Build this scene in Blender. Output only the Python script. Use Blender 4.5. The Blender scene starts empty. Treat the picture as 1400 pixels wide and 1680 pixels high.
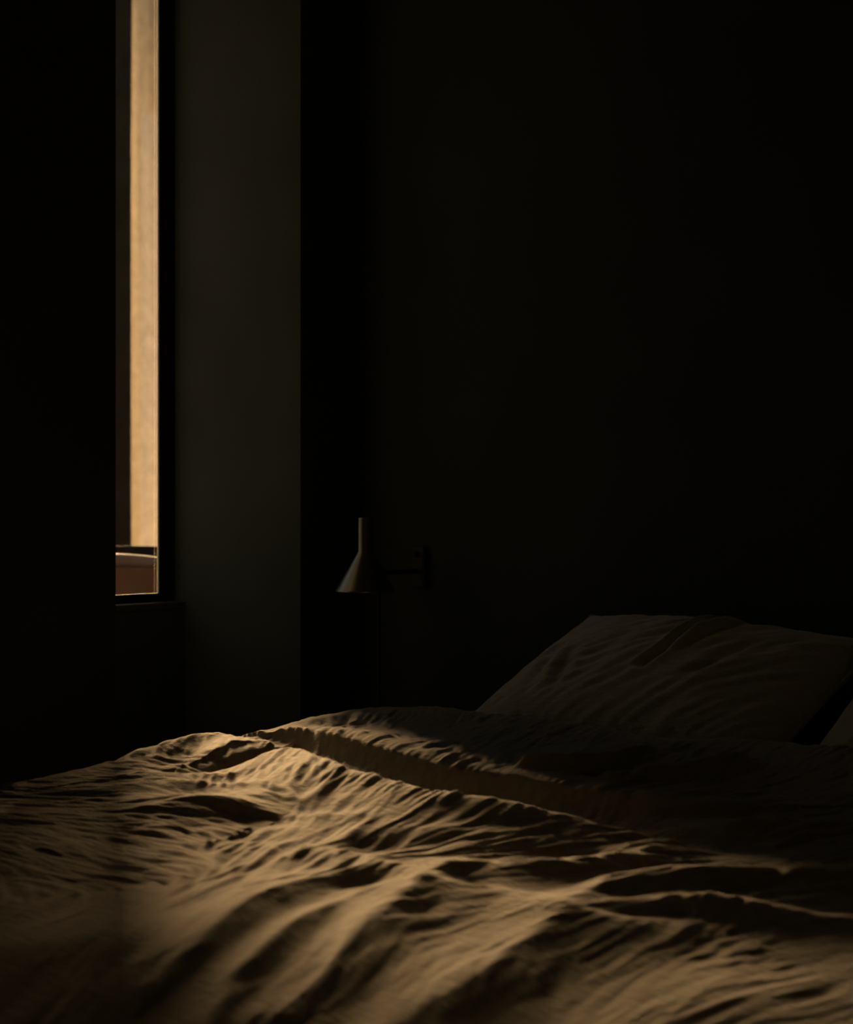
import bpy, bmesh, math
import numpy as np
from mathutils import Vector, Matrix

# ------------------------------------------------------------------ camera, world, sun, exposure
scene = bpy.context.scene
COL = scene.collection
EYE = 1.02
cam_data = bpy.data.cameras.new('camera')
cam_data.sensor_fit = 'HORIZONTAL'
cam_data.sensor_width = 24.0
cam_data.lens = 2500.0 / 1400.0 * 24.0
cam_data.clip_start = 0.05
cam_data.dof.use_dof = True
cam_data.dof.focus_distance = 3.1
cam_data.dof.aperture_fstop = 4.4
cam = bpy.data.objects.new('camera', cam_data)
COL.objects.link(cam)
cam.location = (0.0, 0.0, EYE)
cam.rotation_euler = (math.radians(90), 0, math.radians(42))
scene.camera = cam

world = bpy.data.worlds.new('dusk_sky')
scene.world = world
world.use_nodes = True
bg = world.node_tree.nodes['Background']
bg.inputs['Color'].default_value = (1.0, 0.97, 0.90, 1)
bg.inputs['Strength'].default_value = 0.30

sun_data = bpy.data.lights.new('hazy_low_sun', 'SUN')
sun_data.energy = 43.0
sun_data.angle = math.radians(26.5)
sun_data.color = (1.0, 0.60, 0.27)
sun = bpy.data.objects.new('hazy_low_sun', sun_data)
COL.objects.link(sun)
SUN_DIR = Vector((1.0, -0.69, -math.tan(math.radians(9.0)) * 1.215))
sun.rotation_euler = SUN_DIR.to_track_quat('-Z', 'Y').to_euler()
sun.location = (-9, 5, 4)

portal_data = bpy.data.lights.new('window_portal', 'AREA')
portal_data.shape = 'RECTANGLE'
portal_data.size = 1.88
portal_data.size_y = 0.58
portal_data.cycles.is_portal = True
portal = bpy.data.objects.new('window_portal', portal_data)
COL.objects.link(portal)
portal.location = (-3.47, 2.425, 1.71)
portal.rotation_euler = (0, math.radians(-90), 0)

vs = scene.view_settings
vs.view_transform = 'Standard'
vs.look = 'None'
vs.gamma = 1.0
vs.use_curve_mapping = False
vs.exposure = 0.0
scene.cycles.max_bounces = 10
scene.cycles.diffuse_bounces = 6
scene.cycles.transparent_max_bounces = 12

# ------------------------------------------------------------------ materials
def new_mat(name):
    m = bpy.data.materials.new(name)
    m.use_nodes = True
    nt = m.node_tree
    b = nt.nodes['Principled BSDF']
    return m, nt, b

def mottled(name, c1, c2, scale, rough, bump=0.0, bump_scale=40.0, spec=0.3, metallic=0.0, detail=5.0, bdist=0.01):
    m, nt, b = new_mat(name)
    tc = nt.nodes.new('ShaderNodeTexCoord')
    n = nt.nodes.new('ShaderNodeTexNoise')
    n.inputs['Scale'].default_value = scale
    n.inputs['Detail'].default_value = detail
    nt.links.new(tc.outputs['Object'], n.inputs['Vector'])
    r = nt.nodes.new('ShaderNodeValToRGB')
    r.color_ramp.elements[0].position = 0.32
    r.color_ramp.elements[1].position = 0.68
    r.color_ramp.elements[0].color = (*c1, 1)
    r.color_ramp.elements[1].color = (*c2, 1)
    nt.links.new(n.outputs['Fac'], r.inputs['Fac'])
    nt.links.new(r.outputs['Color'], b.inputs['Base Color'])
    b.inputs['Roughness'].default_value = rough
    b.inputs['Specular IOR Level'].default_value = spec
    b.inputs['Metallic'].default_value = metallic
    if bump:
        n2 = nt.nodes.new('ShaderNodeTexNoise')
        n2.inputs['Scale'].default_value = bump_scale
        n2.inputs['Detail'].default_value = 6
        nt.links.new(tc.outputs['Object'], n2.inputs['Vector'])
        bp = nt.nodes.new('ShaderNodeBump')
        bp.inputs['Strength'].default_value = bump
        bp.inputs['Distance'].default_value = bdist
        nt.links.new(n2.outputs['Fac'], bp.inputs['Height'])
        nt.links.new(bp.outputs['Normal'], b.inputs['Normal'])
    return m

def linen(name, c1, c2, bump=0.35, crease=0.5):
    """woven linen: two crossed thread waves broken up by noise, slubby colour"""
    m, nt, b = new_mat(name)
    tc = nt.nodes.new('ShaderNodeTexCoord')
    n = nt.nodes.new('ShaderNodeTexNoise')
    n.inputs['Scale'].default_value = 55
    n.inputs['Detail'].default_value = 6
    nt.links.new(tc.outputs['Object'], n.inputs['Vector'])
    r = nt.nodes.new('ShaderNodeValToRGB')
    r.color_ramp.elements[0].position = 0.3
    r.color_ramp.elements[1].position = 0.7
    r.color_ramp.elements[0].color = (*c1, 1)
    r.color_ramp.elements[1].color = (*c2, 1)
    nt.links.new(n.outputs['Fac'], r.inputs['Fac'])
    nt.links.new(r.outputs['Color'], b.inputs['Base Color'])
    b.inputs['Roughness'].default_value = 0.85
    b.inputs['Specular IOR Level'].default_value = 0.15
    b.inputs['Sheen Weight'].default_value = 0.45
    b.inputs['Sheen Roughness'].default_value = 0.5
    wx = nt.nodes.new('ShaderNodeTexWave'); wx.bands_direction = 'X'
    wy = nt.nodes.new('ShaderNodeTexWave'); wy.bands_direction = 'Y'
    for w in (wx, wy):
        w.inputs['Scale'].default_value = 260
        w.inputs['Distortion'].default_value = 3.0
        w.inputs['Detail'].default_value = 1.0
        nt.links.new(tc.outputs['Object'], w.inputs['Vector'])
    ad = nt.nodes.new('ShaderNodeMath'); ad.operation = 'ADD'
    nt.links.new(wx.outputs['Fac'], ad.inputs[0]); nt.links.new(wy.outputs['Fac'], ad.inputs[1])
    n3 = nt.nodes.new('ShaderNodeTexNoise')
    n3.inputs['Scale'].default_value = 130
    n3.inputs['Detail'].default_value = 4
    nt.links.new(tc.outputs['Object'], n3.inputs['Vector'])
    bp1 = nt.nodes.new('ShaderNodeBump')
    bp1.inputs['Strength'].default_value = bump
    bp1.inputs['Distance'].default_value = 0.004
    nt.links.new(n3.outputs['Fac'], bp1.inputs['Height'])
    mp = nt.nodes.new('ShaderNodeMapping')
    mp.inputs['Rotation'].default_value = (0, 0, math.radians(60))
    mp.inputs['Scale'].default_value = (26, 150, 60)
    n4 = nt.nodes.new('ShaderNodeTexNoise')
    n4.inputs['Scale'].default_value = 1.0
    n4.inputs['Detail'].default_value = 3
    n4.inputs['Distortion'].default_value = 0.6
    nt.links.new(tc.outputs['Object'], mp.inputs['Vector'])
    nt.links.new(mp.outputs['Vector'], n4.inputs['Vector'])
    bp3 = nt.nodes.new('ShaderNodeBump')
    bp3.inputs['Strength'].default_value = crease
    bp3.inputs['Distance'].default_value = 0.004
    nt.links.new(n4.outputs['Fac'], bp3.inputs['Height'])
    nt.links.new(bp1.outputs['Normal'], bp3.inputs['Normal'])
    bp2 = nt.nodes.new('ShaderNodeBump')
    bp2.inputs['Strength'].default_value = 0.15
    bp2.inputs['Distance'].default_value = 0.0006
    nt.links.new(ad.outputs[0], bp2.inputs['Height'])
    nt.links.new(bp3.outputs['Normal'], bp2.inputs['Normal'])
    nt.links.new(bp2.outputs['Normal'], b.inputs['Normal'])
    return m

M = {}
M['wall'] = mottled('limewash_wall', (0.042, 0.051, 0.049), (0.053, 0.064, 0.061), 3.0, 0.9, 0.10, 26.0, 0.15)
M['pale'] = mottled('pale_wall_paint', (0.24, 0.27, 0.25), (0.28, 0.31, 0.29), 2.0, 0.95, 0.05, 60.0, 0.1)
M['ceiling'] = mottled('ceiling_paint', (0.40, 0.43, 0.40), (0.45, 0.48, 0.45), 2.0, 0.95, 0.05, 60.0, 0.1)
M['floor'] = mottled('dark_floor', (0.05, 0.035, 0.022), (0.09, 0.06, 0.04), 6.0, 0.6, 0.1, 30.0, 0.3)
M['outer'] = mottled('outer_plaster', (0.62, 0.52, 0.40), (0.86, 0.74, 0.58), 2.6, 0.95, 0.25, 14.0, 0.1)
M['terracotta'] = mottled('terracotta_wall', (0.10, 0.05, 0.032), (0.15, 0.075, 0.048), 5.0, 0.75, 0.15, 40.0, 0.2)
M['coping'] = mottled('glazed_coping', (0.10, 0.05, 0.033), (0.16, 0.09, 0.058), 8.0, 0.55, 0.08, 20.0, 0.5)
def drape_mat():
    m = bpy.data.materials.new('cream_voile'); m.use_nodes = True
    nt = m.node_tree; nt.nodes.clear()
    out = nt.nodes.new('ShaderNodeOutputMaterial'); mix = nt.nodes.new('ShaderNodeMixShader')
    df = nt.nodes.new('ShaderNodeBsdfDiffuse'); tl = nt.nodes.new('ShaderNodeBsdfTranslucent')
    tc = nt.nodes.new('ShaderNodeTexCoord'); n = nt.nodes.new('ShaderNodeTexNoise'); r = nt.nodes.new('ShaderNodeValToRGB')
    n.inputs['Scale'].default_value = 16.0; n.inputs['Detail'].default_value = 7
    r.color_ramp.elements[0].position = 0.3; r.color_ramp.elements[1].position = 0.7
    r.color_ramp.elements[0].color = (0.42, 0.37, 0.29, 1); r.color_ramp.elements[1].color = (0.54, 0.48, 0.385, 1)
    nt.links.new(tc.outputs['Object'], n.inputs['Vector']); nt.links.new(n.outputs['Fac'], r.inputs['Fac'])
    nt.links.new(r.outputs['Color'], df.inputs['Color']); nt.links.new(r.outputs['Color'], tl.inputs['Color'])
    mix.inputs['Fac'].default_value = 0.125
    nt.links.new(df.outputs[0], mix.inputs[1]); nt.links.new(tl.outputs[0], mix.inputs[2])
    # open voile weave: part of the light passes straight between the threads
    tp = nt.nodes.new('ShaderNodeBsdfTransparent'); m2 = nt.nodes.new('ShaderNodeMixShader'); m2.inputs['Fac'].default_value = 0.18
    nt.links.new(mix.outputs[0], m2.inputs[1]); nt.links.new(tp.outputs[0], m2.inputs[2]); nt.links.new(m2.outputs[0], out.inputs['Surface'])
    return m
M['drape'] = drape_mat()
M['ground'] = mottled('outside_ground', (0.16, 0.12, 0.08), (0.26, 0.20, 0.14), 3.0, 0.95, 0.2, 30.0, 0.1)
M['timber'] = mottled('dark_timber', (0.012, 0.010, 0.008), (0.022, 0.018, 0.013), 12.0, 0.8, 0.2, 60.0, 0.2)
M['frame'] = mottled('black_steel_frame', (0.008, 0.008, 0.007), (0.013, 0.012, 0.010), 20.0, 0.75, 0.05, 120.0, 0.12)
M['bead'] = mottled('glint_bead', (0.82, 0.76, 0.64), (0.9, 0.85, 0.74), 30.0, 0.4, 0.05, 100.0, 0.5)  # whitish colour stands in for the sun glint along the frame edge
M['sill'] = mottled('stone_sill', (0.05, 0.045, 0.04), (0.08, 0.07, 0.06), 14.0, 0.4, 0.1, 60.0, 0.5)
M['lamp'] = mottled('lamp_enamel', (0.16, 0.15, 0.125), (0.18, 0.17, 0.14), 10.0, 0.30, 0.02, 200.0, 0.6, 0.9)
M['lamp_dark'] = mottled('lamp_bracket_enamel', (0.012, 0.011, 0.010), (0.018, 0.016, 0.014), 10.0, 0.5, 0.02, 200.0, 0.3)
M['bulb'] = mottled('opal_bulb', (0.5, 0.47, 0.42), (0.55, 0.52, 0.46), 10.0, 0.3)
M['cord'] = mottled('black_cord', (0.010, 0.009, 0.008), (0.014, 0.013, 0.011), 60.0, 0.7)
M['duvet'] = linen('oatmeal_linen', (0.185, 0.163, 0.128), (0.265, 0.23, 0.18))
M['pillow'] = linen('stone_grey_linen', (0.40, 0.37, 0.31), (0.50, 0.46, 0.38), 0.3)
M['mattress'] = linen('mattress_ticking', (0.55, 0.51, 0.44), (0.62, 0.58, 0.5), 0.2)
M['oak'] = mottled('bed_oak', (0.14, 0.085, 0.045), (0.21, 0.13, 0.07), 7.0, 0.55, 0.15, 30.0, 0.3)

def glass_mat():
    m = bpy.data.materials.new('window_glass')
    m.use_nodes = True
    nt = m.node_tree
    nt.nodes.clear()
    out = nt.nodes.new('ShaderNodeOutputMaterial')
    mix = nt.nodes.new('ShaderNodeMixShader')
    tr = nt.nodes.new('ShaderNodeBsdfTransparent')
    tr.inputs['Color'].default_value = (0.96, 0.97, 0.96, 1)
    gl = nt.nodes.new('ShaderNodeBsdfGlossy')
    gl.inputs['Roughness'].default_value = 0.02
    mix.inputs['Fac'].default_value = 0.05
    nt.links.new(tr.outputs[0], mix.inputs[1])
    nt.links.new(gl.outputs[0], mix.inputs[2])
    nt.links.new(mix.outputs[0], out.inputs['Surface'])
    return m
M['glass'] = glass_mat()

# ------------------------------------------------------------------ helpers
def link(name, me, mat, parent=None, smooth=False):
    o = bpy.data.objects.new(name, me)
    COL.objects.link(o)
    if mat is not None:
        me.materials.append(mat)
    if parent is not None:
        o.parent = parent
        if parent.type == 'EMPTY':
            o.matrix_parent_inverse = Matrix.Identity(4)
    if smooth:
        me.polygons.foreach_set('use_smooth', [True] * len(me.polygons))
    return o

def box_bm(bm, lo, hi):
    v = [bm.verts.new((x, y, z)) for z in (lo[2], hi[2]) for y in (lo[1], hi[1]) for x in (lo[0], hi[0])]
    for f in ((0, 2, 3, 1), (4, 5, 7, 6), (0, 1, 5, 4), (2, 6, 7, 3), (0, 4, 6, 2), (1, 3, 7, 5)):
        bm.faces.new([v[i] for i in f])

def boxes(name, lst, mat, parent=None, bevel=0.0, seg=2):
    bm = bmesh.new()
    for lo, hi in lst:
        box_bm(bm, lo, hi)
    if bevel:
        bmesh.ops.bevel(bm, geom=list(bm.edges), offset=bevel, segments=seg, affect='EDGES', profile=0.5)
    me = bpy.data.meshes.new(name)
    bm.to_mesh(me); bm.free()
    return link(name, me, mat, parent, smooth=False)

def lathe(name, prof, mat, parent=None, n=64, centre=(0, 0, 0), axis='Z'):
    verts, faces = [], []
    for r, z in prof:
        for i in range(n):
            a = 2 * math.pi * i / n
            p = (r * math.cos(a), r * math.sin(a), z)
            if axis == 'Y':
                p = (p[0], p[2], p[1])
            verts.append((p[0] + centre[0], p[1] + centre[1], p[2] + centre[2]))
    for k in range(len(prof) - 1):
        for i in range(n):
            j = (i + 1) % n
            faces.append((k * n + i, k * n + j, (k + 1) * n + j, (k + 1) * n + i))
    me = bpy.data.meshes.new(name)
    me.from_pydata(verts, [], faces)
    bm = bmesh.new(); bm.from_mesh(me)
    bmesh.ops.remove_doubles(bm, verts=bm.verts, dist=1e-6)
    bmesh.ops.recalc_face_normals(bm, faces=bm.faces)
    bm.to_mesh(me); bm.free()
    o = link(name, me, mat, parent, smooth=True)
    return o

def tube(name, pts, r, mat, parent=None, n=14):
    verts, faces = [], []
    P = [Vector(p) for p in pts]
    up = Vector((0.3, 0.2, 1)).normalized()
    for k, p in enumerate(P):
        d = (P[min(k + 1, len(P) - 1)] - P[max(k - 1, 0)]).normalized()
        ref = Vector((1, 0, 0)) if abs(d.x) < 0.8 else Vector((0, 0, 1))
        s = d.cross(ref).normalized(); t = d.cross(s).normalized()
        for i in range(n):
            a = 2 * math.pi * i / n
            verts.append(p + (s * math.cos(a) + t * math.sin(a)) * r)
    for k in range(len(P) - 1):
        for i in range(n):
            j = (i + 1) % n
            faces.append((k * n + i, k * n + j, (k + 1) * n + j, (k + 1) * n + i))
    faces.append(tuple(range(n))[::-1])
    faces.append(tuple((len(P) - 1) * n + i for i in range(n)))
    me = bpy.data.meshes.new(name)
    me.from_pydata([tuple(v) for v in verts], [], faces)
    bm = bmesh.new(); bm.from_mesh(me)
    bmesh.ops.recalc_face_normals(bm, faces=bm.faces)
    bm.to_mesh(me); bm.free()
    return link(name, me, mat, parent, smooth=True)

def empty(name, loc=(0, 0, 0)):
    o = bpy.data.objects.new(name, None)
    COL.objects.link(o)
    o.location = loc
    o.empty_display_size = 0.1
    return o

def tag(o, label=None, cat=None, group=None, kind=None):
    if label: o['label'] = label
    if cat: o['category'] = cat
    if group: o['group'] = group
    if kind: o['kind'] = kind
    return o

def structure(o, label):
    return tag(o, label, None, None, 'structure')

# ------------------------------------------------------------------ the room shell
XI = -2.886          # inner face of the window wall
YH = 2.936           # inner face of the headboard wall
NY0, NY1 = 2.133, 2.717   # the window niche
XG = -3.40           # window plane
XS = -3.357          # face of the wall below the window
XO = -3.46           # outer face
CEIL = 2.80
SILL = 0.770
WTOP = 2.66
XR, YB = 1.60, -1.60

structure(boxes('floor', [((XO, YB - 0.2, -0.2), (XR + 0.2, YH + 0.2, 0))], M['floor']), 'dark floor of the bedroom')
structure(boxes('ceiling', [((XO, YB - 0.2, CEIL), (XR + 0.2, YH + 0.2, CEIL + 0.2))], M['ceiling']), 'ceiling of the dark bedroom')
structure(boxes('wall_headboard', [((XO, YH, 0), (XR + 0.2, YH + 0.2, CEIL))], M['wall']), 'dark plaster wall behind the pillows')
structure(boxes('wall_right', [((XR, YB - 0.2, 0), (XR + 0.2, YH, CEIL))], M['pale']), 'plaster wall on the right of the bed')
structure(boxes('wall_back', [((XO, YB - 0.2, 0), (XR, YB, CEIL))], M['pale']), 'plaster wall behind the camera')
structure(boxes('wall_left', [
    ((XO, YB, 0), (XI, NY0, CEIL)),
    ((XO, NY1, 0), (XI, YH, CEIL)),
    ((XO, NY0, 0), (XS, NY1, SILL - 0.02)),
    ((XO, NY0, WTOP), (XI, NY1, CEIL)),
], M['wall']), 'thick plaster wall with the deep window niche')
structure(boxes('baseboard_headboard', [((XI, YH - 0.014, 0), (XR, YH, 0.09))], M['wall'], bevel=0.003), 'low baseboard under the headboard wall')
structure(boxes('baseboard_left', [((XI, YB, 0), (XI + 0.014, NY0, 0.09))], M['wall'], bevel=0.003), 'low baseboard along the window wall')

# window
win = empty('window_1', (XG, (NY0 + NY1) / 2, SILL))
structure(win, 'tall narrow window at the back of the niche')
def wbox(name, lo, hi, mat, bevel=0.0015):
    l = win.location
    return boxes(name, [((lo[0] - l.x, lo[1] - l.y, lo[2] - l.z), (hi[0] - l.x, hi[1] - l.y, hi[2] - l.z))], mat, win, bevel)
FR = 0.053
GD = 0.010
wbox('frame_stile', (XG - GD, NY1 - FR, SILL), (XG, NY1, WTOP), M['frame'])
wbox('frame_stile', (XG - GD, NY0, SILL), (XG, NY0 + FR, WTOP), M['frame'])
wbox('frame_rail', (XG - GD, NY0 + FR, SILL), (XG, NY1 - FR, SILL + 0.024), M['frame'])
wbox('frame_rail', (XG - GD, NY0 + FR, WTOP - FR), (XG, NY1 - FR, WTOP), M['frame'])
wbox('outer_frame_stile', (XG - 0.045, NY1 - 0.018, SILL), (XG - GD - 0.006, NY1, WTOP), M['frame'])
wbox('outer_frame_stile', (XG - 0.045, NY0, SILL), (XG - GD - 0.006, NY0 + 0.018, WTOP), M['frame'])
wbox('pane', (XG - GD - 0.006, NY0 + 0.006, SILL + 0.004), (XG - GD, NY1 - 0.006, WTOP - 0.006), M['glass'], 0)
bz = ((SILL + 0.024, SILL + 0.075), (SILL + 0.12, WTOP - FR))
wbox('glazing_bead', (XG - GD + 0.001, NY1 - FR - 0.0035, SILL + 0.024), (XG - 0.004, NY1 - FR, WTOP - FR), M['bead'], 0.001)
wbox('glazing_bead', (XG - GD + 0.001, NY0 + FR, SILL + 0.024), (XG - 0.004, NY0 + FR + 0.0035, WTOP - FR), M['bead'], 0.001)
wbox('sill', (XG - 0.055, NY0, SILL - 0.02), (XS + 0.004, NY1, SILL), M['sill'], 0.003)

# ------------------------------------------------------------------ outside the window
structure(boxes('ground_outside', [((-40, -25, -0.35), (XO, 30, -0.2))], M['ground']), 'bare earth yard outside the window')

def slab(name, p0, p1, thick, z0, z1, mat, parent=None, bevel=0.0):
    """upright slab whose visible face runs p0 -> p1; the thickness goes to the right-hand side of that run"""
    a = Vector((p0[0], p0[1], 0)); b = Vector((p1[0], p1[1], 0))
    d = (b - a).normalized()
    nrm = Vector((d.y, -d.x, 0)) * thick
    bm = bmesh.new()
    q = [a, b, b + nrm, a + nrm]
    lo = [bm.verts.new((p.x, p.y, z0)) for p in q]
    hi = [bm.verts.new((p.x, p.y, z1)) for p in q]
    bm.faces.new(lo); bm.faces.new(hi)
    for i in range(4):
        bm.faces.new((lo[i], lo[(i + 1) % 4], hi[(i + 1) % 4], hi[i]))
    bmesh.ops.recalc_face_normals(bm, faces=bm.faces)
    if bevel:
        bmesh.ops.bevel(bm, geom=list(bm.edges), offset=bevel, segments=3, affect='EDGES')
    me = bpy.data.meshes.new(name)
    bm.to_mesh(me); bm.free()
    return link(name, me, mat, parent)

# pergola in the yard: posts, head beams, added shade slats, and a pale drape hanging from the near beam
PD = Vector((0.62, 0.7846))                 # run of the pergola's near side
PN = Vector((-0.7846, 0.62))                # away from the room
P0 = Vector((-6.535, 4.875))                # first post
per = empty('pergola', (P0.x, P0.y, -0.2))
tag(per, 'dark timber post beside the drape outside the window, with unseen pergola roof added for shade', 'pergola')
def pbox(name, along, across, z0, z1, la, lc, mat):
    bm = bmesh.new()
    box_bm(bm, (-la / 2, -lc / 2, z0 + 0.2), (la / 2, lc / 2, z1 + 0.2))
    bmesh.ops.bevel(bm, geom=list(bm.edges), offset=0.004, segments=2, affect='EDGES')
    me = bpy.data.meshes.new(name); bm.to_mesh(me); bm.free()
    o = link(name, me, mat, per)
    p = PD * along + PN * across
    o.location = (p.x, p.y, 0); o.rotation_euler = (0, 0, math.atan2(PD.y, PD.x))
    return o
for al_ in (0.0, 2.60):
    for ac_ in (0.0, 3.20):
        pbox('post', al_, ac_, -0.2, 3.95, 0.085, 0.07, M['timber'])
for ac_ in (0.0, 3.20):  # far beam is out of view, added to deepen shade on the drape top
    pbox('beam', 1.30, ac_, 3.95, 4.13, 3.10, 0.10, M['timber'])
for al_ in (-0.10, 2.70):
    pbox('side_beam', al_, 1.60, 3.95, 4.13, 0.09, 3.60, M['timber'])
for k in range(11):  # unseen slats, added to shade the upper part of the drape
    pbox('shade_slat', 1.30, 0.10 + 0.30 * k, 4.13, 4.25, 3.10, 0.10, M['timber'])

def drape_mesh():
    n, m = 130, 60
    W0, W1 = 0.045, 0.56
    verts, faces = [], []
    for j in range(m + 1):
        z = 0.30 + (3.94 - 0.30) * j / m
        A = 0.035 + 0.130 * min(1.0, max(0.0, (z - 0.9) / 2.4))
        for i in range(n + 1):
            s = (W1 - W0) * i / n
            o = A * (1 - math.cos(2 * math.pi * s / 0.50 + 0.25 * math.sin(z * 0.9))) + 0.004 * math.sin(2 * math.pi * s / 0.075 + z * 0.8)
            p = P0 + PD * (W0 + s) + PN * o
            verts.append((p.x, p.y, z))
    for j in range(m):
        for i in range(n):
            a = j * (n + 1) + i
            faces.append((a, a + 1, a + n + 2, a + n + 1))
    me = bpy.data.meshes.new('drape'); me.from_pydata(verts, [], faces)
    return me
drape = link('outdoor_drape', drape_mesh(), M['drape'], None, True)
tag(drape, 'tall cream drape glowing with sunlight outside the window', 'curtain')

# terracotta bench wall with rounded coping in front of the drape
gw = empty('terracotta_bench', (-5.8, 4.4, -0.2))
tag(gw, 'low brown terracotta bench with glossy rounded back outside the window', 'bench')
BA, BB = Vector((-5.97, 4.27)), Vector((-5.47, 4.90))
bd = (BB - BA).normalized(); bn = Vector((-bd.y, bd.x))      # bn: away from the room
def bench_loft(name, prof, mat, wob=0.0, smooth=True):
    n = 40; verts, faces = [], []; m_ = len(prof)
    for k in range(n + 1):
        s_ = k / n
        c = BA.lerp(BB, s_)
        for (o_, z_) in prof:
            w_ = -wob * min(1.0, s_ / 0.45) ** 2 * max(0.0, (z_ - 0.774) / 0.06)
            verts.append((c.x + bn.x * o_ + 5.80, c.y + bn.y * o_ - 4.40, z_ + w_ + 0.2))
    for k in range(n):
        for i in range(m_):
            j = (i + 1) % m_
            faces.append((k * m_ + i, k * m_ + j, (k + 1) * m_ + j, (k + 1) * m_ + i))
    faces.append(tuple(range(m_))); faces.append(tuple(n * m_ + i for i in range(m_)))
    me = bpy.data.meshes.new(name); me.from_pydata(verts, [], faces)
    bm = bmesh.new(); bm.from_mesh(me); bmesh.ops.recalc_face_normals(bm, faces=bm.faces); bm.to_mesh(me); bm.free()
    return link(name, me, mat, gw, smooth)
bench_loft('bench_body', [(-0.36, -0.2), (-0.36, 0.765), (-0.348, 0.773), (0.21, 0.773), (0.22, 0.765), (0.22, -0.2)], M['terracotta'], 0, False)
def arc(cx, cz, rx, rz, a0, a1, n=14):
    return [(cx + rx * math.cos(math.radians(a0 + (a1 - a0) * i / n)), cz + rz * math.sin(math.radians(a0 + (a1 - a0) * i / n))) for i in range(n + 1)]
bench_loft('bench_roll', [(-0.352, 0.7735)] + arc(-0.29, 0.794, 0.060, 0.042, 215, 20) + [(-0.225, 0.7735)], M['coping'], 0.026)
bench_loft('bench_rail', [(0.12, 0.7735), (0.12, 0.850), (0.128, 0.858), (0.15, 0.858), (0.158, 0.850), (0.158, 0.7735)], M['timber'], 0.004, False)

# ------------------------------------------------------------------ noise
def make_noise(seed):
    rng = np.random.RandomState(seed)
    perm = rng.permutation(256)
    perm = np.concatenate([perm, perm])
    ang = rng.rand(256) * 2 * np.pi
    gx, gy = np.cos(ang), np.sin(ang)
    def f(x, y):
        xi = np.floor(x).astype(int); yi = np.floor(y).astype(int)
        xf = x - xi; yf = y - yi
        u = xf * xf * xf * (xf * (xf * 6 - 15) + 10)
        v = yf * yf * yf * (yf * (yf * 6 - 15) + 10)
        def g(ix, iy, dx, dy):
            h = perm[(perm[ix & 255] + iy) & 255]
            return gx[h] * dx + gy[h] * dy
        a = g(xi, yi, xf, yf); b = g(xi + 1, yi, xf - 1, yf)
        c = g(xi, yi + 1, xf, yf - 1); d = g(xi + 1, yi + 1, xf - 1, yf - 1)
        return (a + u * (b - a)) + v * ((c + u * (d - c)) - (a + u * (b - a)))
    return f
N1, N2, N3, N4, N5, N6 = [make_noise(s) for s in (3, 11, 23, 37, 51, 77)]

def sstep(a, b, x):
    t = np.clip((x - a) / (b - a), 0, 1)
    return t * t * (3 - 2 * t)

# ------------------------------------------------------------------ bed, mattress
BX0, BX1 = -2.16, -0.34
BY0, BY1 = 0.46, 2.90
ZB = 0.585           # lie of the duvet
bed = empty('bed', ((BX0 + BX1) / 2, (BY0 + BY1) / 2, 0))
tag(bed, 'low wooden bed frame under the rumpled linen bedding', 'bed')
def bbox(name, lo, hi, bev=0.006):
    l = bed.location
    return boxes(name, [((lo[0] - l.x, lo[1] - l.y, lo[2]), (hi[0] - l.x, hi[1] - l.y, hi[2]))], M['oak'], bed, bev)
for x in (BX0 + 0.06, BX1 - 0.13):
    for y in (BY0 + 0.10, BY1 - 0.20):
        bbox('leg', (x, y, 0), (x + 0.07, y + 0.07, 0.14))
bbox('side_rail', (BX0, BY0, 0.14), (BX0 + 0.035, BY1, 0.30))
bbox('side_rail', (BX1 - 0.035, BY0, 0.14), (BX1, BY1, 0.30))
bbox('end_rail', (BX0 + 0.035, BY0, 0.14), (BX1 - 0.035, BY0 + 0.035, 0.30))
bbox('end_rail', (BX0 + 0.035, BY1 - 0.035, 0.14), (BX1 - 0.035, BY1, 0.30))
for k in range(12):
    y = BY0 + 0.10 + k * 0.19
    bbox('slat', (BX0 + 0.035, y, 0.279), (BX1 - 0.035, y + 0.09, 0.299), 0.003)
mat_o = boxes('mattress', [((BX0 + 0.02, BY0 + 0.01, 0.301), (BX1 - 0.02, BY1 - 0.005, 0.484))], M['mattress'], None, 0.045, 5)
mat_o.data.polygons.foreach_set('use_smooth', [True] * len(mat_o.data.polygons))
tag(mat_o, 'thick pale mattress lying under the linen duvet', 'mattress')

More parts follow.
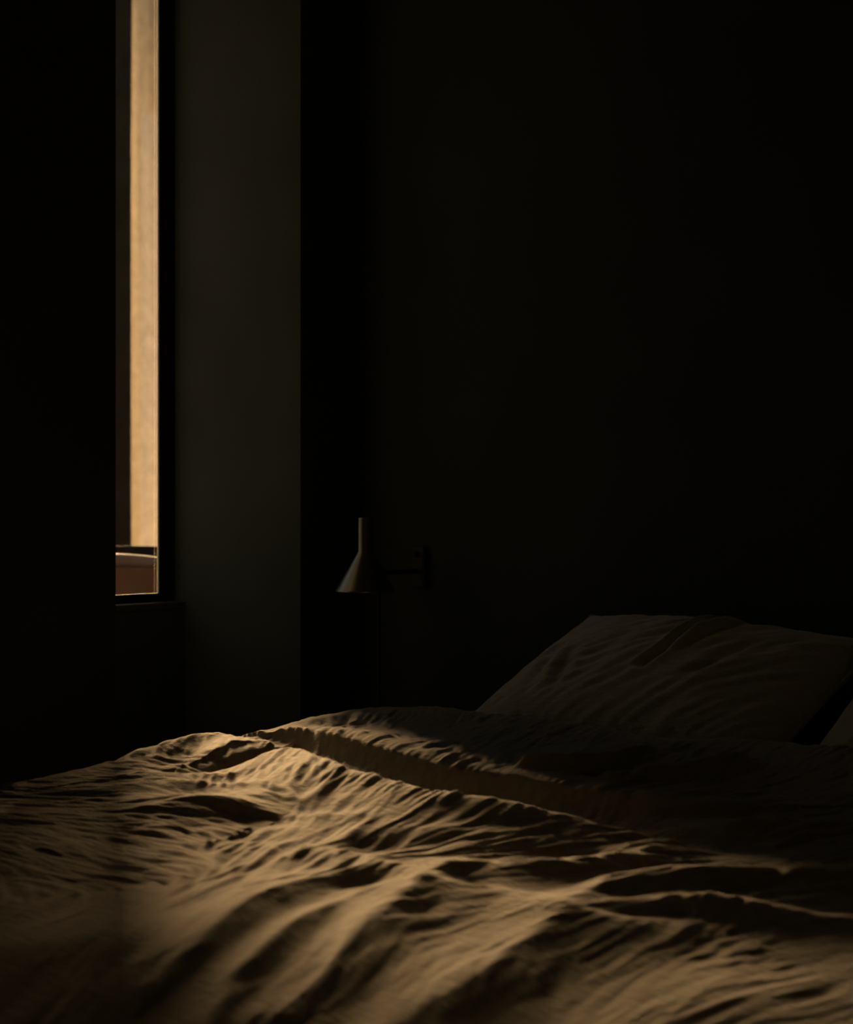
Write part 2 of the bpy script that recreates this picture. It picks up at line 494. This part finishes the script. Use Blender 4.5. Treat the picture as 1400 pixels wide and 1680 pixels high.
# ------------------------------------------------------------------ duvet
# crest lines of the folds on the bed: (x, y, height) in metres; widths on either side of the crest
RIDGES = [
    ([(-2.17, 1.604, 0.012), (-2.12, 1.658, 0.03), (-2.079, 1.732, 0.045), (-2.022, 1.746, 0.047), (-1.953, 1.742, 0.049), (-1.822, 1.697, 0.052), (-1.623, 1.612, 0.055), (-1.406, 1.562, 0.055), (-1.286, 1.586, 0.05), (-1.199, 1.646, 0.034), (-1.15, 1.746, 0.015)], 0.11, 0.055),
    ([(-1.991, 1.588, 0.014), (-1.977, 1.634, 0.026), (-1.974, 1.665, 0.036), (-1.979, 1.716, 0.042), (-1.943, 1.739, 0.044), (-1.885, 1.728, 0.045)], 0.022, 0.14),
    ([(-2.111, 1.536, 0.008), (-2.017, 1.54, 0.014), (-1.927, 1.543, 0.018), (-1.841, 1.559, 0.022), (-1.816, 1.587, 0.027), (-1.85, 1.657, 0.033), (-1.892, 1.721, 0.038)], 0.05, 0.04),
    ([(-1.984, 1.42, 0.008), (-1.914, 1.472, 0.018), (-1.812, 1.498, 0.022), (-1.741, 1.521, 0.02), (-1.674, 1.547, 0.012)], 0.04, 0.05),
    ([(-1.822, 1.39, 0.008), (-1.739, 1.403, 0.022), (-1.662, 1.429, 0.028), (-1.583, 1.439, 0.028), (-1.508, 1.45, 0.026), (-1.421, 1.48, 0.02), (-1.356, 1.506, 0.012)], 0.05, 0.06),
    ([(-1.427, 1.474, 0.02), (-1.389, 1.543, 0.028), (-1.371, 1.611, 0.034), (-1.355, 1.645, 0.038)], 0.035, 0.04),
    ([(-1.405, 1.488, 0.016), (-1.352, 1.551, 0.022), (-1.323, 1.632, 0.028)], 0.03, 0.03),
    ([(-1.394, 1.289, 0.01), (-1.383, 1.33, 0.017), (-1.396, 1.397, 0.02), (-1.42, 1.47, 0.02)], 0.04, 0.04),
    ([(-1.399, 1.324, 0.014), (-1.317, 1.328, 0.018), (-1.229, 1.301, 0.02), (-1.158, 1.281, 0.022)], 0.05, 0.05),
    ([(-1.421, 1.471, 0.018), (-1.334, 1.458, 0.02), (-1.25, 1.506, 0.022), (-1.216, 1.59, 0.016), (-1.195, 1.697, 0.008)], 0.05, 0.04),
    ([(-1.158, 1.281, 0.022), (-1.169, 1.33, 0.03), (-1.146, 1.369, 0.036), (-1.083, 1.415, 0.04), (-1.047, 1.486, 0.038), (-1.062, 1.641, 0.022)], 0.05, 0.08),
    ([(-1.158, 1.281, 0.022), (-1.111, 1.296, 0.02), (-1.054, 1.321, 0.018), (-0.982, 1.304, 0.02), (-0.926, 1.314, 0.02), (-0.875, 1.353, 0.015), (-0.8, 1.408, 0.008)], 0.1, 0.03),
    ([(-0.982, 1.304, 0.02), (-0.982, 1.371, 0.026), (-0.97, 1.436, 0.034), (-0.931, 1.502, 0.042), (-0.873, 1.579, 0.044), (-0.818, 1.65, 0.042)], 0.05, 0.08),
    ([(-0.966, 1.305, 0.02), (-0.941, 1.358, 0.022), (-0.888, 1.42, 0.026), (-0.817, 1.452, 0.02), (-0.748, 1.509, 0.012)], 0.05, 0.05),
    ([(-1.141, 0.899, 0.01), (-1.174, 0.97, 0.018), (-1.22, 1.066, 0.022), (-1.258, 1.172, 0.024), (-1.257, 1.248, 0.022), (-1.235, 1.307, 0.018)], 0.035, 0.05),
    ([(-1.033, 0.854, 0.008), (-1.084, 0.933, 0.014), (-1.128, 1.018, 0.018), (-1.162, 1.117, 0.017), (-1.182, 1.212, 0.01)], 0.03, 0.04),
    ([(-1.008, 0.932, 0.014), (-1.053, 1.046, 0.02), (-1.101, 1.146, 0.022), (-1.153, 1.27, 0.022)], 0.04, 0.05),
    ([(-0.925, 0.979, 0.012), (-0.926, 1.079, 0.02), (-0.944, 1.193, 0.022), (-0.968, 1.286, 0.022)], 0.06, 0.07),
    ([(-0.798, 1.077, 0.008), (-0.77, 1.17, 0.014), (-0.712, 1.254, 0.018), (-0.655, 1.322, 0.02)], 0.35, 0.12),
    ([(-2.12, 1.913, 0.026), (-2.067, 1.925, 0.04), (-1.9, 1.887, 0.05), (-1.728, 1.843, 0.041), (-1.565, 1.825, 0.037), (-1.462, 1.834, 0.036), (-1.292, 1.835, 0.033), (-1.159, 1.87, 0.028), (-1.061, 1.955, 0.018)], 0.018, 0.2),
    ([(-2.185, 2.068, 0.038), (-2.145, 2.156, 0.045), (-2.051, 2.188, 0.056), (-1.853, 2.231, 0.056), (-1.552, 2.203, 0.054), (-1.42, 2.195, 0.055), (-1.344, 2.264, 0.056), (-1.237, 2.277, 0.056), (-1.132, 2.284, 0.056), (-0.943, 2.31, 0.05)], 0.2, 0.1),
    ([(-1.496, 1.891, 0.05), (-1.434, 1.97, 0.055), (-1.416, 2.115, 0.05)], 0.03, 0.03),
    ([(-1.357, 1.927, 0.04), (-1.284, 2.018, 0.05), (-1.244, 2.133, 0.052)], 0.03, 0.04),
    ([(-1.225, 1.739, 0.016), (-1.07, 1.802, 0.024), (-0.938, 1.893, 0.02)], 0.05, 0.06),
]
# hollows between them: (x, y, depth), width
HOLLOWS = [
    ([(-1.95, 1.58, 0.004), (-1.91, 1.61, 0.016), (-1.9, 1.655, 0.026), (-1.89, 1.7, 0.022), (-1.87, 1.74, 0.005)], 0.028),
    ([(-2.08, 1.86, 0.006), (-1.9, 1.82, 0.026), (-1.7, 1.765, 0.036), (-1.5, 1.745, 0.036), (-1.25, 1.74, 0.028), (-1.0, 1.75, 0.01)], 0.06),
    ([(-1.672, 1.383, 0.004), (-1.611, 1.409, 0.012), (-1.552, 1.434, 0.014), (-1.499, 1.453, 0.004)], 0.04),
    ([(-1.179, 1.341, 0.004), (-1.155, 1.391, 0.016), (-1.109, 1.449, 0.018), (-1.096, 1.53, 0.01)], 0.05),
    ([(-0.977, 1.484, 0.006), (-0.925, 1.558, 0.018), (-0.869, 1.6, 0.018), (-0.81, 1.634, 0.018)], 0.06),
    ([(-1.38, 1.381, 0.004), (-1.333, 1.399, 0.01), (-1.294, 1.425, 0.004)], 0.03),
    ([(-1.269, 1.201, 0.004), (-1.24, 1.251, 0.01), (-1.201, 1.282, 0.004)], 0.035),
]
# lie of the fine creases: (x, y, direction in radians)
GRAIN = [(-1.983, 1.538, 0.24), (-1.816, 1.613, 2.26), (-2.111, 1.774, 2.17), (-1.806, 1.737, 2.06), (-1.668, 1.347, 0.23), (-1.515, 1.129, 0.0), (-1.911, 1.314, 0.28), (-1.426, 1.35, 1.82), (-1.289, 1.127, 1.92), (-1.136, 0.917, 2.18), (-1.309, 0.937, 1.99), (-1.054, 1.046, 1.96), (-1.212, 1.401, 1.19), (-1.054, 1.377, 0.73), (-1.086, 1.607, 0.97), (-0.942, 1.091, 1.71), (-2.072, 2.125, 2.2), (-1.82, 1.989, 2.16), (-1.705, 2.139, 1.62), (-1.466, 2.171, 1.76), (-1.28, 2.253, 1.64), (-1.354, 1.631, 1.7), (-0.9, 1.516, 1.36), (-0.71, 1.197, 1.23)]

def polyline_field(pts, X, Y):
    """distance, side and interpolated height of the nearest point on a polyline"""
    best = np.full(X.shape, 1e9); side = np.zeros(X.shape); hh = np.zeros(X.shape)
    over = np.zeros(X.shape)
    for i in range(len(pts) - 1):
        ax, ay, ah = pts[i]; bx, by, bh = pts[i + 1]
        dx, dy = bx - ax, by - ay
        L2 = dx * dx + dy * dy + 1e-12
        t = np.clip(((X - ax) * dx + (Y - ay) * dy) / L2, 0, 1)
        px, py = ax + t * dx, ay + t * dy
        d = np.hypot(X - px, Y - py)
        m = d < best
        best = np.where(m, d, best)
        side = np.where(m, np.sign(dx * (Y - ay) - dy * (X - ax)), side)
        hh = np.where(m, ah + (bh - ah) * t, hh)
    return best, side, hh

def catmull(pts, n=6):
    P = [np.array(p, float) for p in pts]
    P = [2 * P[0] - P[1]] + P + [2 * P[-1] - P[-2]]
    out = []
    for i in range(1, len(P) - 2):
        for k in range(n):
            t = k / n
            p0, p1, p2, p3 = P[i - 1], P[i], P[i + 1], P[i + 2]
            out.append(0.5 * ((2 * p1) + (-p0 + p2) * t + (2 * p0 - 5 * p1 + 4 * p2 - p3) * t * t + (-p0 + 3 * p1 - 3 * p2 + p3) * t ** 3))
    out.append(P[-2])
    return [tuple(p) for p in out]

def duvet_height(X, Y):
    wx = X + 0.006 * N1(X * 7, Y * 7) + 0.002 * N2(X * 26, Y * 26)
    wy = Y + 0.006 * N2(X * 7 + 7, Y * 7) + 0.002 * N1(X * 26 + 3, Y * 26)
    acc = np.zeros(X.shape)
    P = 5.0
    for pts, ws, wn in RIDGES:
        d, side, hh = polyline_field(catmull(pts), wx, wy)
        w = np.where(side < 0, ws, wn)
        q = d / w
        # rounded crest, concave flanks
        prof = np.exp(-(np.sqrt(q * q + 0.03) - 0.173))
        acc += np.maximum(hh * prof, 0) ** P
    h = acc ** (1 / P)
    # the whole cover slopes gently off towards the foot end and the near side
    dd = X * 0.82 - Y * 0.57
    h = h - 0.074 * np.tanh((0.21 * np.maximum(dd + 1.60, 0) ** 1.5 + 0.16 * np.maximum(1.05 - Y, 0) ** 2) / 0.074)
    # broad lie of the filling
    h = h + 0.010 * N3(X * 2.6, Y * 2.6) + 0.006 * N4(X * 5.5 + 3, Y * 5.5)
    # pulled-in hollows between the folds
    for pts, w in HOLLOWS:
        d, side, hh = polyline_field(catmull(pts), wx, wy)
        h = h - hh * np.exp(-(d / w) ** 2)
    # creases: long fine wrinkles that follow the pull of the cloth from place to place
    c2 = np.zeros(X.shape); s2 = np.zeros(X.shape)
    for (gx_, gy_, th) in GRAIN:
        wt = 1.0 / ((X - gx_) ** 2 + (Y - gy_) ** 2 + 0.004) ** 1.5
        c2 += wt * math.cos(2 * th); s2 += wt * math.sin(2 * th)
    TH = 0.5 * np.arctan2(s2, c2) + 0.35 * N5(X * 4 + 1, Y * 4)
    K = 8
    big = np.zeros(X.shape); mid = np.zeros(X.shape); fine = np.zeros(X.shape); wsum = np.zeros(X.shape)
    bank = [N1, N2, N3, N4, N5, N6]
    wax = X + 0.030 * N5(X * 5, Y * 5) + 0.006 * N3(X * 17, Y * 17); way = Y + 0.030 * N6(X * 5, Y * 5) + 0.006 * N4(X * 17, Y * 17)
    for k in range(K):
        th = math.pi * k / K
        wt = np.maximum(np.cos(TH - th) ** 2, 0) ** 14
        al = wax * math.cos(th) + way * math.sin(th); ac = -wax * math.sin(th) + way * math.cos(th)
        na, nb, nc = bank[k % 6], bank[(k + 2) % 6], bank[(k + 3) % 6]
        big += wt * na(al * 3.2 + k * 7.3, ac * 17.0 + k)
        mid += wt * nb(al * 6.0 + k * 3.1, ac * 38.0 + k)
        fine += wt * nc(al * 13.0 + k * 5.7, ac * 84.0 + k)
        wsum += wt
    big /= wsum; mid /= wsum; fine /= wsum
    k1 = 0.40 + 0.9 * sstep(-0.25, 0.25, N6(X * 3.6 + 2, Y * 3.6))
    k2 = 0.30 + 1.0 * sstep(-0.25, 0.25, N3(X * 6.5 + 5, Y * 6.5))
    edge = sstep(-2.20, -2.02, X)
    taut = (0.30 + 0.70 * edge) * (0.32 + 0.68 * sstep(1.40, 2.08, Y - 0.55 * X - 0.10))     # smoother towards the foot end
    h = h + taut * (0.0042 * k1 * big + 0.0066 * k2 * mid + 0.0056 * (0.4 + 0.6 * k2) * fine)
    return h

DX0, DX1 = -2.205, -0.315
DY0, DY1 = 0.405, 2.385
STEP = 0.0030
DROP = 0.26
def duvet():
    us = np.concatenate([np.arange(DX0 - DROP, DX0 - 0.02, 0.012), np.arange(DX0 - 0.02, -0.50, STEP), np.arange(-0.50, DX1 + DROP, 0.010)])
    vs_ = np.concatenate([np.arange(DY0 - DROP, 0.60, 0.010), np.arange(0.60, 1.0, STEP * 1.35), np.arange(1.0, DY1 + 0.001, STEP)])
    U, V = np.meshgrid(us, vs_)
    H = duvet_height(U, V)
    R = 0.075
    def fold(c, lo, hi):
        """flat in the middle, rounded over the edge, then hanging down; returns position and drop"""
        def over(e):
            a = np.clip(e / R, 0, math.pi / 2)
            out = R * np.sin(a)
            dn = R * (1 - np.cos(a)) + np.maximum(e - R * math.pi / 2, 0)
            return out, dn, a
        el = np.maximum((lo + R) - c, 0); er = np.maximum(c - (hi - R), 0)
        ol, dl, al = over(el); orr, dr, ar = over(er)
        p = np.clip(c, lo + R, hi - R) - ol + orr
        return p, dl + dr, al, ar
    PX, dzx, al, ar = fold(U, DX0, DX1)
    PY, dzy, bl, br = fold(V, DY0, DY1 + 5.0)
    # the head end rolls down on to the mattress
    e = np.maximum(V - (DY1 - 0.10), 0) / 0.10
    head = sstep(0, 1, e)
    Z = ZB + H * (1 - head) - np.maximum(dzx, dzy) - 0.080 * head
    side = np.sin(al) ; side2 = np.sin(ar); foot = np.sin(bl)
    swell = np.maximum(0.5 * H, 0) + 0.008 * N1(U * 4, V * 4)
    PX = PX - side * swell + side2 * swell
    PY = PY - foot * swell
    nv, nu = U.shape
    co = np.stack([PX, PY, Z], -1).reshape(-1, 3)
    idx = np.arange(nv * nu).reshape(nv, nu)
    q = np.stack([idx[:-1, :-1], idx[:-1, 1:], idx[1:, 1:], idx[1:, :-1]], -1).reshape(-1, 4)
    me = bpy.data.meshes.new('duvet')
    me.vertices.add(len(co)); me.vertices.foreach_set('co', co.astype(np.float32).ravel())
    me.loops.add(len(q) * 4); me.loops.foreach_set('vertex_index', q.astype(np.int32).ravel())
    me.polygons.add(len(q))
    me.polygons.foreach_set('loop_start', np.arange(0, len(q) * 4, 4, dtype=np.int32))
    me.polygons.foreach_set('use_smooth', np.ones(len(q), dtype=bool))
    me.update(calc_edges=True)
    me.validate()
    o = link('duvet', me, M['duvet'])
    tag(o, 'rumpled oatmeal linen duvet raked by the window light', 'duvet')
    # bound hem along the hanging edges and the head end
    ring = [tuple(co[i]) for i in list(idx[::12, 0])[::-1]] + [tuple(co[i]) for i in list(idx[0, ::12])] + [tuple(co[i]) for i in list(idx[::12, -1])]
    tube('hem', ring, 0.006, M['duvet'], o, 8)
    tube('hem', [tuple(co[i]) for i in idx[-1, ::8]], 0.007, M['duvet'], o, 8)
    return o
duvet()

# ------------------------------------------------------------------ pillows
def pillow_mesh(name, W, Hh, T, seed, creases):
    n, m = 150, 110
    nzA, nzB = make_noise(seed), make_noise(seed + 5)
    uu = np.linspace(-1, 1, n); vv = np.linspace(-1, 1, m)
    U, V = np.meshgrid(uu, vv)
    # outline: sides pulled in between the corner ears
    x = U * (W / 2) * (1 - 0.055 * (1 - V * V) * np.abs(U) ** 3)
    y = V * (Hh / 2) * (1 - 0.09 * (1 - U * U) * np.abs(V) ** 3)
    prof = (np.clip(1 - np.abs(U) ** 2.4, 0, 1) ** 0.55) * (np.clip(1 - np.abs(V) ** 2.4, 0, 1) ** 0.60)
    out = []
    for s in (1, -1):
        t = prof * T / 2
        wr = 0.005 * nzA(x * 7 + s, y * 7) + 0.007 * nzB((x * 0.35 + y * 0.94) * 5, (x * 0.94 - y * 0.35) * 21)
        wr += 0.0062 * nzA((x * 0.6 + y * 0.8) * 9 + 4, (x * 0.8 - y * 0.6) * 46)
        edge = np.clip(1 - np.abs(U) ** 6, 0, 1) * np.clip(1 - np.abs(V) ** 6, 0, 1)
        # puckers running in from the seams
        pk = (np.abs(U) ** 4) * 0.006 * nzA(x * 4, y * 30) + (np.abs(V) ** 4) * 0.006 * nzB(x * 30, y * 4)
        z = t + (wr + pk) * edge
        if s == 1:
            for (a, b, depth, wd_) in creases:
                d, sd, hh = polyline_field([(a[0], a[1], 0.3), ((a[0] + b[0]) / 2, (a[1] + b[1]) / 2 , 1.0), (b[0], b[1], 0.15)], x, y)
                q = d / wd_
                z = z - depth * hh * np.exp(-q * q) + 0.5 * depth * hh * np.exp(-((d - 2.0 * wd_) / (1.2 * wd_)) ** 2)
        out.append(np.stack([x, y, s * z], -1))
    verts = np.concatenate([out[0].reshape(-1, 3), out[1].reshape(-1, 3)])
    idx = np.arange(n * m).reshape(m, n)
    q1 = np.stack([idx[:-1, :-1], idx[:-1, 1:], idx[1:, 1:], idx[1:, :-1]], -1).reshape(-1, 4)
    q2 = q1[:, ::-1] + n * m
    me = bpy.data.meshes.new(name)
    me.from_pydata([tuple(v) for v in verts], [], [tuple(f) for f in np.concatenate([q1, q2])])
    bm = bmesh.new(); bm.from_mesh(me)
    bmesh.ops.remove_doubles(bm, verts=bm.verts, dist=1e-5)
    bmesh.ops.recalc_face_normals(bm, faces=bm.faces)
    bm.to_mesh(me); bm.free()
    rim = [out[0][0, i] for i in range(0, n, 3)] + [out[0][j, -1] for j in range(0, m, 3)] + \
          [out[0][-1, i] for i in range(n - 1, -1, -3)] + [out[0][j, 0] for j in range(m - 1, -1, -3)]
    rim.append(rim[0])
    return me, [tuple(p) for p in rim]

def pillow(loc, rot, W, Hh, T, seed, creases, label):
    me, rim = pillow_mesh('pillow', W, Hh, T, seed, creases)
    # the underside settles flat on the mattress and the back against the wall
    from mathutils import Euler
    Rm = np.array(Euler(rot).to_matrix()); L = np.array(loc)
    def settle(c):
        w_ = c @ Rm.T + L
        w_[:, 2] = np.where(w_[:, 2] < 0.510, 0.490 + 0.020 * np.exp(np.minimum(w_[:, 2] - 0.510, 0) / 0.020), w_[:, 2])
        w_[:, 1] = np.minimum(w_[:, 1], YH - 0.004)
        return (w_ - L) @ Rm
    c = np.zeros(len(me.vertices) * 3, np.float32); me.vertices.foreach_get('co', c)
    me.vertices.foreach_set('co', settle(c.reshape(-1, 3).astype(float)).astype(np.float32).ravel()); me.update()
    rim = [tuple(p) for p in settle(np.array(rim, float))]
    o = link('pillow', me, M['pillow'], None, True)
    o.location = loc
    o.rotation_euler = rot
    tag(o, label, 'pillow', 'pillows against the headboard wall')
    tube('seam', rim, 0.0035, M['pillow'], o, 6)
    return o
pillow((-1.722, 2.632, 0.660), (math.radians(24.5), math.radians(1.5), math.radians(-1.0)), 0.73, 0.53, 0.18, 101,
       [((0.060, 0.262), (0.010, -0.06), 0.040, 0.010), ((0.09, 0.20), (0.06, 0.02), 0.006, 0.012), ((-0.26, 0.02), (-0.22, -0.16), 0.010, 0.016), ((-0.20, 0.0), (-0.15, -0.17), 0.008, 0.014), ((0.18, 0.10), (0.10, -0.12), 0.007, 0.012)],
       'grey linen pillow with a diagonal crease leaning on the headboard wall')
pillow((-0.945, 2.62, 0.662), (math.radians(28), math.radians(-1.0), math.radians(1.5)), 0.75, 0.54, 0.19, 131,
       [((0.10, 0.20), (0.02, -0.10), 0.012, 0.016)],
       'second grey linen pillow cut off by the right edge of the picture')

# ------------------------------------------------------------------ wall lamp
LX, LY = -2.658, 2.724
lamp = empty('wall_lamp', (LX, LY, 0.821))
tag(lamp, 'conical metal wall lamp with tube top beside the bed', 'lamp')
shade = lathe('lamp_shade', [(0.0735, 0.0), (0.0742, 0.001), (0.0742, 0.0030), (0.073, 0.0055), (0.0188, 0.1000), (0.0180, 0.1025),
                             (0.0180, 0.183), (0.0172, 0.185), (0.0, 0.185)], M['lamp'], lamp, 72)
lathe('shade_inside', [(0.0735, 0.0), (0.0722, 0.001), (0.017, 0.098), (0.0, 0.099)], M['lamp'], shade, 72)
lathe('bulb', [(0.0, 0.020), (0.014, 0.024), (0.022, 0.038), (0.020, 0.054), (0.012, 0.070), (0.011, 0.092), (0.0, 0.0945)], M['bulb'], lamp, 32)
tube('lamp_arm', [(0, 0.045, 0.046), (0, 0.10, 0.046), (0, 0.15, 0.046), (0, YH - LY - 0.018, 0.046)], 0.006, M['lamp_dark'], lamp)
lathe('arm_joint', [(0.0, 0.0), (0.0115, 0.0), (0.0125, 0.002), (0.0125, 0.020), (0.0115, 0.022), (0.0, 0.022)], M['lamp_dark'], lamp, 32, (0, 0.040, 0.046), 'Y')
bp_ = boxes('wall_bracket', [((-0.0235, YH - LY - 0.022, 0.001), (0.0235, YH - LY, 0.112))], M['lamp_dark'], lamp, 0.005, 3)
lathe('switch_knob', [(0.0, 0.0), (0.006, 0.0), (0.007, 0.002), (0.007, 0.010), (0.005, 0.012), (0.0, 0.012)], M['lamp_dark'], bp_, 24, (0, YH - LY - 0.033, 0.090), 'Y')
cord_pts = [(0, 0.052, 0.040), (0.0, 0.050, -0.02), (0.0, 0.049, -0.12), (0.0, 0.049, -0.30),
            (0.0, 0.049, -0.50), (0.004, 0.055, -0.74), (0.02, 0.09, -0.812), (0.05, 0.16, -0.816)]
tube('power_cord', [tuple(p) for p in catmull(cord_pts, 8)], 0.0035, M['cord'], lamp, 10)
